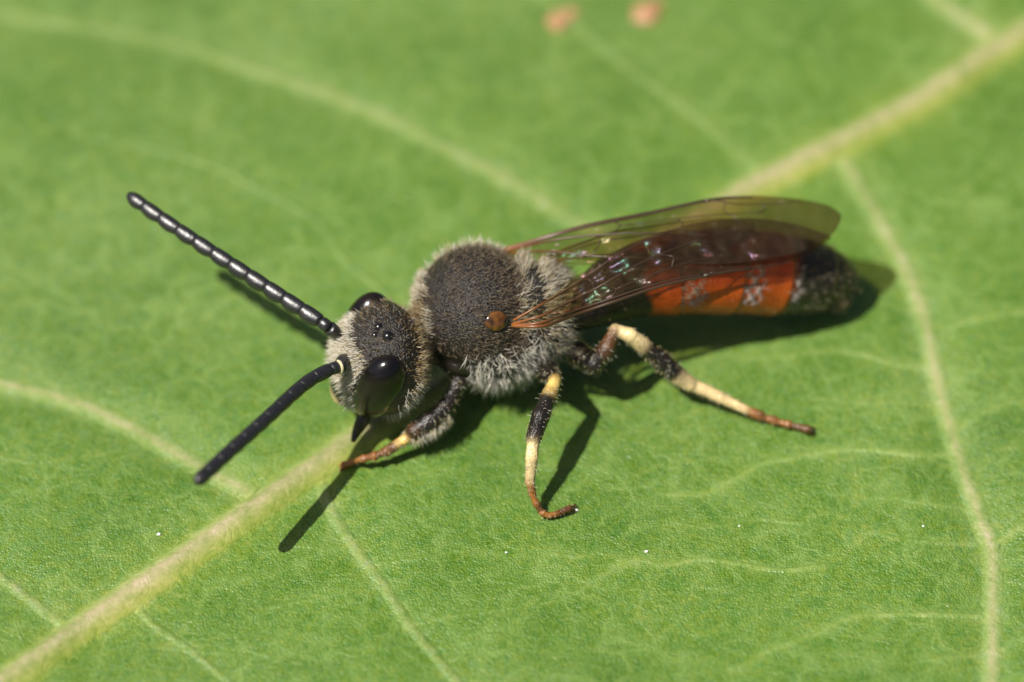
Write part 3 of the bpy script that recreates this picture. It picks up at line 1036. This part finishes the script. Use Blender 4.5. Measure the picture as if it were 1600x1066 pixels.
def wing(name, lead, trail, veins, seed):
    A = spline(np.array([W(*p) for p in lead]), 0.1)
    B = spline(np.array([W(*p) for p in trail]), 0.1)

    def resample(p, m):
        s = np.concatenate([[0], np.cumsum(np.linalg.norm(np.diff(p, axis=0), axis=1))])
        x = np.linspace(0, s[-1], m)
        return np.column_stack([np.interp(x, s, p[:, k]) for k in range(3)])
    nu, nv = 80, 26
    A, B = resample(A, nu), resample(B, nu)
    u = np.linspace(0, 1, nu)[:, None]; v = np.linspace(0, 1, nv)[None, :]
    G = A[:, None, :] * (1 - v[..., None]) + B[:, None, :] * v[..., None]
    G[..., 2] += (0.10 * np.sin(v * math.pi) * np.sin(u * math.pi) + 0.022 * np.sin(v * 21 + u * 5 + seed) * np.sin(u * math.pi)
                  + 0.018 * np.sin(u * 17 + v * 4 + seed))
    i, j = np.meshgrid(np.arange(nu - 1), np.arange(nv - 1), indexing='ij')
    q = np.stack([i * nv + j, (i + 1) * nv + j, (i + 1) * nv + j + 1, i * nv + j + 1], -1).reshape(-1, 4)
    smoke = np.clip((0.02 + 1.25 * np.repeat(u, nv, 1)) * (0.45 if name == 'hindwing' else 1.0), 0, 1)
    root = add(name, np_mesh(name, G.reshape(-1, 3), q, extra={'smoke': smoke.ravel()}), wing_mat, bee)
    for uv, r0, r1 in veins:
        uv = spline(np.array([(a, c, 0) for a, c in uv]), 0.015)[:, :2]
        x = np.clip(uv[:, 0], 0, 1) * (nu - 1); y = np.clip(uv[:, 1], 0, 1) * (nv - 1)
        i0 = np.minimum(x.astype(int), nu - 2); j0 = np.minimum(y.astype(int), nv - 2)
        fx, fy = (x - i0)[:, None], (y - j0)[:, None]
        P = (G[i0, j0] * (1 - fx) * (1 - fy) + G[i0 + 1, j0] * fx * (1 - fy) + G[i0, j0 + 1] * (1 - fx) * fy + G[i0 + 1, j0 + 1] * fx * fy)
        f = np.linspace(0, 1, len(P))
        V, Q, T = tube(P, 0.62 * (r0 + (r1 - r0) * f), 8)
        am = np.exp(-np.clip(uv[:, 0], 0, 1) / 0.11)
        ct = np.array([0.27, 0.09, 0.018]) * am[:, None] + np.array([0.040, 0.024, 0.014]) * (1 - am[:, None])
        ct = np.vstack([np.repeat(ct, 8, 0), ct[0], ct[-1]])
        add('wing_vein', np_mesh('wing_vein', V, [Q, T], ct), vein_mat, root)
    return root


fore_veins = [
    ([(0, 0.0), (0.15, 0.0), (0.35, 0.0), (0.62, 0.0)], 0.050, 0.038),
    ([(0, 0.12), (0.15, 0.10), (0.35, 0.06), (0.60, 0.03)], 0.040, 0.022),
    ([(0.60, 0.01), (0.68, 0.02), (0.74, 0.03)], 0.05, 0.02),
    ([(0.0, 0.35), (0.15, 0.36), (0.32, 0.40), (0.48, 0.52), (0.62, 0.62)], 0.036, 0.014),
    ([(0.0, 0.8), (0.2, 0.85), (0.4, 0.9), (0.55, 0.95)], 0.034, 0.012),
    ([(0.34, 0.06), (0.36, 0.22), (0.33, 0.40)], 0.016, 0.016),
    ([(0.36, 0.22), (0.48, 0.24), (0.62, 0.28), (0.76, 0.30)], 0.016, 0.010),
    ([(0.62, 0.03), (0.70, 0.14), (0.82, 0.12), (0.88, 0.02)], 0.016, 0.012),
    ([(0.52, 0.25), (0.53, 0.4), (0.50, 0.53)], 0.014, 0.012),
    ([(0.66, 0.10), (0.65, 0.2), (0.66, 0.29)], 0.013, 0.012),
    ([(0.76, 0.13), (0.77, 0.22), (0.74, 0.30)], 0.013, 0.012),
    ([(0.66, 0.29), (0.68, 0.42), (0.64, 0.56), (0.60, 0.62)], 0.013, 0.010),
    ([(0.30, 0.40), (0.30, 0.6), (0.28, 0.87)], 0.013, 0.012),
]
hind_veins = [([(0, 0.0), (0.3, 0.0), (0.65, 0.0)], 0.03, 0.018), ([(0, 0.3), (0.3, 0.3), (0.6, 0.4), (0.8, 0.45)], 0.022, 0.01),
              ([(0, 0.7), (0.25, 0.75), (0.5, 0.85)], 0.02, 0.01)]
bz = float(TEG[2]) + 0.06
wing('hindwing',
     [(846, 492, 1.72), (880, 488, 1.80), (930, 470, 1.90), (1000, 446, 1.96), (1070, 432, 1.94), (1130, 424, 1.86), (1165, 410, 1.80)],
     [(846, 486, 1.72), (872, 452, 1.86), (910, 425, 2.00), (970, 398, 2.06), (1040, 385, 2.02), (1110, 385, 1.92), (1165, 405, 1.80)], hind_veins, 1.0)
wing('hindwing',
     [(850, 404, 1.80), (900, 382, 1.95), (980, 358, 2.02), (1060, 345, 2.0), (1130, 340, 1.92), (1180, 350, 1.82)],
     [(850, 410, 1.80), (900, 415, 1.98), (980, 408, 2.06), (1060, 402, 2.04), (1130, 392, 1.94), (1180, 358, 1.82)], hind_veins, 2.0)
wing('forewing',
     [(772, 394, 1.62), (850, 370, 1.92), (910, 354, 2.03), (980, 338, 2.12), (1060, 321, 2.16), (1130, 310, 2.14), (1190, 306, 2.06), (1250, 311, 1.98), (1295, 322, 1.92), (1314, 336, 1.88)],
     [(776, 400, 1.62), (860, 400, 1.98), (930, 408, 2.12), (1010, 412, 2.18), (1100, 414, 2.14), (1180, 408, 2.03), (1250, 395, 1.93), (1300, 365, 1.88), (1314, 342, 1.88)], fore_veins, 3.0)
wing('forewing',
     [(800, 508, bz - 0.05), (850, 508, bz + 0.05), (905, 490, 1.95), (960, 470, 2.04), (1010, 453, 2.08), (1060, 441, 2.08), (1130, 429, 1.99), (1190, 420, 1.88), (1232, 411, 1.80), (1268, 396, 1.75), (1298, 374, 1.73)],
     [(803, 500, bz - 0.05), (850, 468, bz + 0.12), (900, 436, 2.10), (950, 402, 2.22), (1000, 376, 2.28), (1070, 352, 2.28), (1150, 342, 2.16), (1230, 346, 1.98), (1298, 368, 1.74)], fore_veins, 4.0)

# ------------------------------------------------------------------ hairs
hair_mat, n, b = new_mat('hair')
at = node(n, 'ShaderNodeAttribute', attribute_name='tint')
link(n, at.outputs['Color'], b.inputs['Base Color'])
b.inputs['Roughness'].default_value = 0.3
b.inputs['Specular IOR Level'].default_value = 0.75
tl = node(n, 'ShaderNodeBsdfTranslucent')
link(n, at.outputs['Color'], tl.inputs[0])
mx = node(n, 'ShaderNodeMixShader'); mx.inputs[0].default_value = 0.3
link(n, b.outputs[0], mx.inputs[1]); link(n, tl.outputs[0], mx.inputs[2])
link(n, mx.outputs[0], n.nodes['Material Output'].inputs['Surface'])


def hairs(name, weight, count, length, lean, cols, rad=0.0075, up=1.0, jit=0.35, bend=0.3, label=None):
    """weight: per body vertex; lean: (n,3) or (3,) direction mixed with the normal."""
    rad = rad * 0.86; count = int(count * 1.12)
    wt = np.clip(weight, 0, None)
    pr = wt / wt.sum()
    ids = rng.choice(len(BV), count, p=pr)
    p = BV[ids] + rng.normal(0, VOX * 0.35, (count, 3)); nn = BN[ids]
    p = p - nn * 0.012
    ln = np.broadcast_to(lean, (len(BV), 3))[ids]
    d = norm(nn * up + ln + rng.normal(0, jit, (count, 3)))
    le = (np.broadcast_to(length, (len(BV),))[ids] * rng.uniform(0.55, 1.2, count))[:, None]
    d2 = norm(d + ln * bend + rng.normal(0, 0.22, (count, 3)))
    p1 = p + d * le * 0.5; p2 = p1 + d2 * le * 0.5
    a = norm(np.cross(d, rng.normal(0, 1, (count, 3)))); c = np.cross(d, a)
    V = np.zeros((count, 7, 3))
    for k in range(3):
        an = k * 2 * math.pi / 3
        o = a * math.cos(an) + c * math.sin(an)
        V[:, k] = p + o * rad; V[:, 3 + k] = p1 + o * rad * 0.8
    V[:, 6] = p2
    base = (np.arange(count) * 7)[:, None]
    Q = np.vstack([base + np.array([k, (k + 1) % 3, 3 + (k + 1) % 3, 3 + k]) for k in range(3)])
    T = np.vstack([base + np.array([3 + k, 3 + (k + 1) % 3, 6]) for k in range(3)])
    cc = np.array(cols)[rng.integers(0, len(cols), count)] * rng.uniform(0.75, 1.15, (count, 1))
    return add(name, np_mesh(name, V.reshape(-1, 3), [Q, T], np.repeat(cc, 7, 0)), hair_mat, bee, kind='stuff')


WHITE = (0.86, 0.82, 0.70); CRM = (0.70, 0.60, 0.38); GOLD = (0.42, 0.28, 0.10); GREY = (0.55, 0.52, 0.46); TAWNY = (0.30, 0.22, 0.13)
qh = (BV - H) @ HAX.T              # head coordinates F, U, L
rh = np.linalg.norm(qh / np.array([0.85, 1.1, 1.1]), axis=1)
ishead = (rh < 1.15) & ~isabd & ((BV - TH) @ BX > 0.95)
ab = np.abs(qh[:, 2])
noteye = 1 - np.exp(-((ab - 0.85) / 0.28) ** 2 - ((qh[:, 1] + 0.04) / 0.6) ** 2 - ((qh[:, 0] - 0.1) / 0.35) ** 2)
face = ishead * sstep(0.30, 0.62, qh[:, 0]) * sstep(-0.55, -0.2, qh[:, 1]) * (1 - sstep(0.30, 0.55, qh[:, 1])) * (ab < 0.62)
hairs('face_hair', face, 1900, 0.19, F * 0.5 - U * 0.3, [WHITE, WHITE, CRM], 0.0058, 0.8)
par = ishead * sstep(0.15, 0.4, qh[:, 0]) * np.exp(-((ab - 0.55) / 0.12) ** 2) * (qh[:, 1] < 0.35)
hairs('cheek_hair', par, 650, 0.17, F * 0.35 - U * 0.5, [WHITE, WHITE, CRM], 0.006, 0.6)
vert = ishead * sstep(0.35, 0.7, qh[:, 1]) * (qh[:, 0] > -0.5)
hairs('vertex_hair', vert, 700, 0.10, F * 0.4, [TAWNY, GOLD, GREY], 0.0045, 0.6)
occ = ishead * sstep(0.15, 0.42, -qh[:, 0]) * noteye
hairs('gena_hair', occ * (qh[:, 1] < 0.2), 1000, 0.2, -U * 0.5 - F * 0.3, [GREY, WHITE, CRM], 0.0058, 0.8)
hairs('occiput_hair', occ * (qh[:, 1] >= 0.1) * sstep(0.25, 0.55, -qh[:, 0]), 1000, 0.2, -F * 0.4 + U * 0.1, [GOLD, CRM, TAWNY], 0.0058, 0.8)

qt = (BV - TH) @ BAX.T             # thorax coordinates: front, near side, up
isth = ~isabd & ~ishead & (np.abs(qt[:, 0]) < 1.6) & (qt[:, 0] > -1.55)
leg0 = next(k for k, p_ in enumerate(prims) if p_[0] == 'c' and k > 14)
isleg = (which >= leg0) & ~isabd & ~ishead
isth &= ~isleg
isth &= np.linalg.norm(BV - TEG, axis=1) > 0.22
lobe = TH + BX * 0.42 + BY * 1.0 - BZ * 0.28
isth &= np.linalg.norm(BV - lobe, axis=1) > 0.2
clump = 0.55 + 0.45 * np.sin(BV[:, 0] * 13 + 2 * np.sin(BV[:, 2] * 11)) * np.sin(BV[:, 1] * 12 + BV[:, 2] * 9)
clump = np.clip(clump, 0.05, 1)
disc = isth * (qt[:, 2] > 0.0) * (qt[:, 0] > -0.7)
hairs('scutum_hair', disc, 3600, 0.13, -BX * 0.8, [TAWNY, (0.2, 0.14, 0.08), (0.36, 0.28, 0.18)], 0.0042, 0.5)
edge = isth * sstep(0.8, 0.95, qt[:, 0]) * (qt[:, 2] > -0.25)
hairs('collar_hair', edge * clump ** 2, 560, 0.19, BX * 0.3 + BZ * 0.2, [CRM, WHITE, TAWNY], 0.006, 0.9)
fars = isth * sstep(0.65, 0.95, -qt[:, 1]) * (qt[:, 2] > 0.1)
hairs('far_side_hair', fars * clump ** 2, 420, 0.22, BZ * 0.4, [CRM, WHITE], 0.006, 0.9)
scl = isth * np.exp(-((qt[:, 0] + 0.72) / 0.10) ** 2) * (qt[:, 2] > 0.2) + isth * np.exp(-((qt[:, 0] + 1.12) / 0.12) ** 2) * (qt[:, 2] > 0.1)
hairs('scutellum_hair', scl * clump, 900, 0.28, -BX * 0.35 + BZ * 0.25, [CRM, TAWNY, WHITE], 0.006, 0.9)
prp = isth * sstep(1.0, 1.2, -qt[:, 0])
hairs('propodeum_hair', prp * clump, 1000, 0.34, -BX * 0.6, [WHITE, GREY, CRM], 0.006, 0.8)
side = isth * (np.abs(qt[:, 1]) > 0.35) * sstep(-0.25, -0.02, -qt[:, 2]) * (qt[:, 0] < 0.35)
hairs('pleuron_hair', side * clump ** 2, 2100, 0.30, -BZ * 0.45 - BX * 0.15, [GREY, WHITE, WHITE], 0.0062, 0.65, 0.5, 0.6)
low = isth * sstep(0.35, 0.6, -qt[:, 2]) * (np.abs(qt[:, 1]) > 0.3)
hairs('breast_hair', low * clump, 1100, 0.36, -BZ * 0.5, [WHITE, GREY], 0.006, 0.8)
lg = isleg * 1.0
shaft = norm(np.array([0.3, -0.1, -1.0]))
hairs('leg_hair', lg * (BV[:, 2] > 0.35), 2300, 0.10, shaft * 0.8, [WHITE, CRM, CREAM], 0.005, 0.7)
hairs('tarsus_hair', lg * (BV[:, 2] <= 0.55), 1100, 0.085, np.array([0.3, -0.2, -0.5]), [CRM, GOLD, TAWNY], 0.005, 0.7)
fl = isleg * (np.linalg.norm(BV - W(668, 662, 0.55), axis=1) < 0.42) * (BN[:, 2] < 0.1)
hairs('foreleg_fringe', fl, 380, 0.19, np.array([0.2, -0.5, -0.4]), [WHITE, CRM], 0.006, 0.9)

aa = isabd * (ax_ > 925)
hairs('abdomen_hair', aa * (0.25 + (ax_ > 1215)), 1000, 0.10, np.array([0.9, 0.1, -0.1]), [TAWNY, CRM, GOLD], 0.004, 0.4)
nearside = sstep(-0.15, 0.05, BN[:, 2]) * (BN[:, 1] < -0.2) * (BN[:, 2] < 0.8)
blot = np.clip(0.4 + np.sin(BV[:, 2] * 23 + BV[:, 0] * 9) * np.sin(BV[:, 0] * 31 - BV[:, 2] * 6), 0.02, 1)
patch = aa * nearside * blot * (np.exp(-((ax_ - 1068) / 11) ** 2) + np.exp(-((ax_ - 1153) / 10) ** 2) + 0.5 * np.exp(-((ax_ - 1220) / 5) ** 2))
hairs('tergite_hair_glint_patch', patch, 1100, 0.085, np.array([0.9, -0.1, -0.2]), [(0.8, 0.72, 0.66), (0.7, 0.6, 0.55)], 0.006, 0.2, 0.25)  # pale hairs at tergite bases, their colour also imitating pinkish specular glints
tipw = isabd * np.exp(-(np.linalg.norm(BV - W(1318, 486, 0.3), axis=1) / 0.18) ** 2)
hairs('abdomen_tip_hair', tipw, 70, 0.2, np.array([0.7, -0.3, -0.1]), [CREAM, GOLD], 0.008, 0.7)
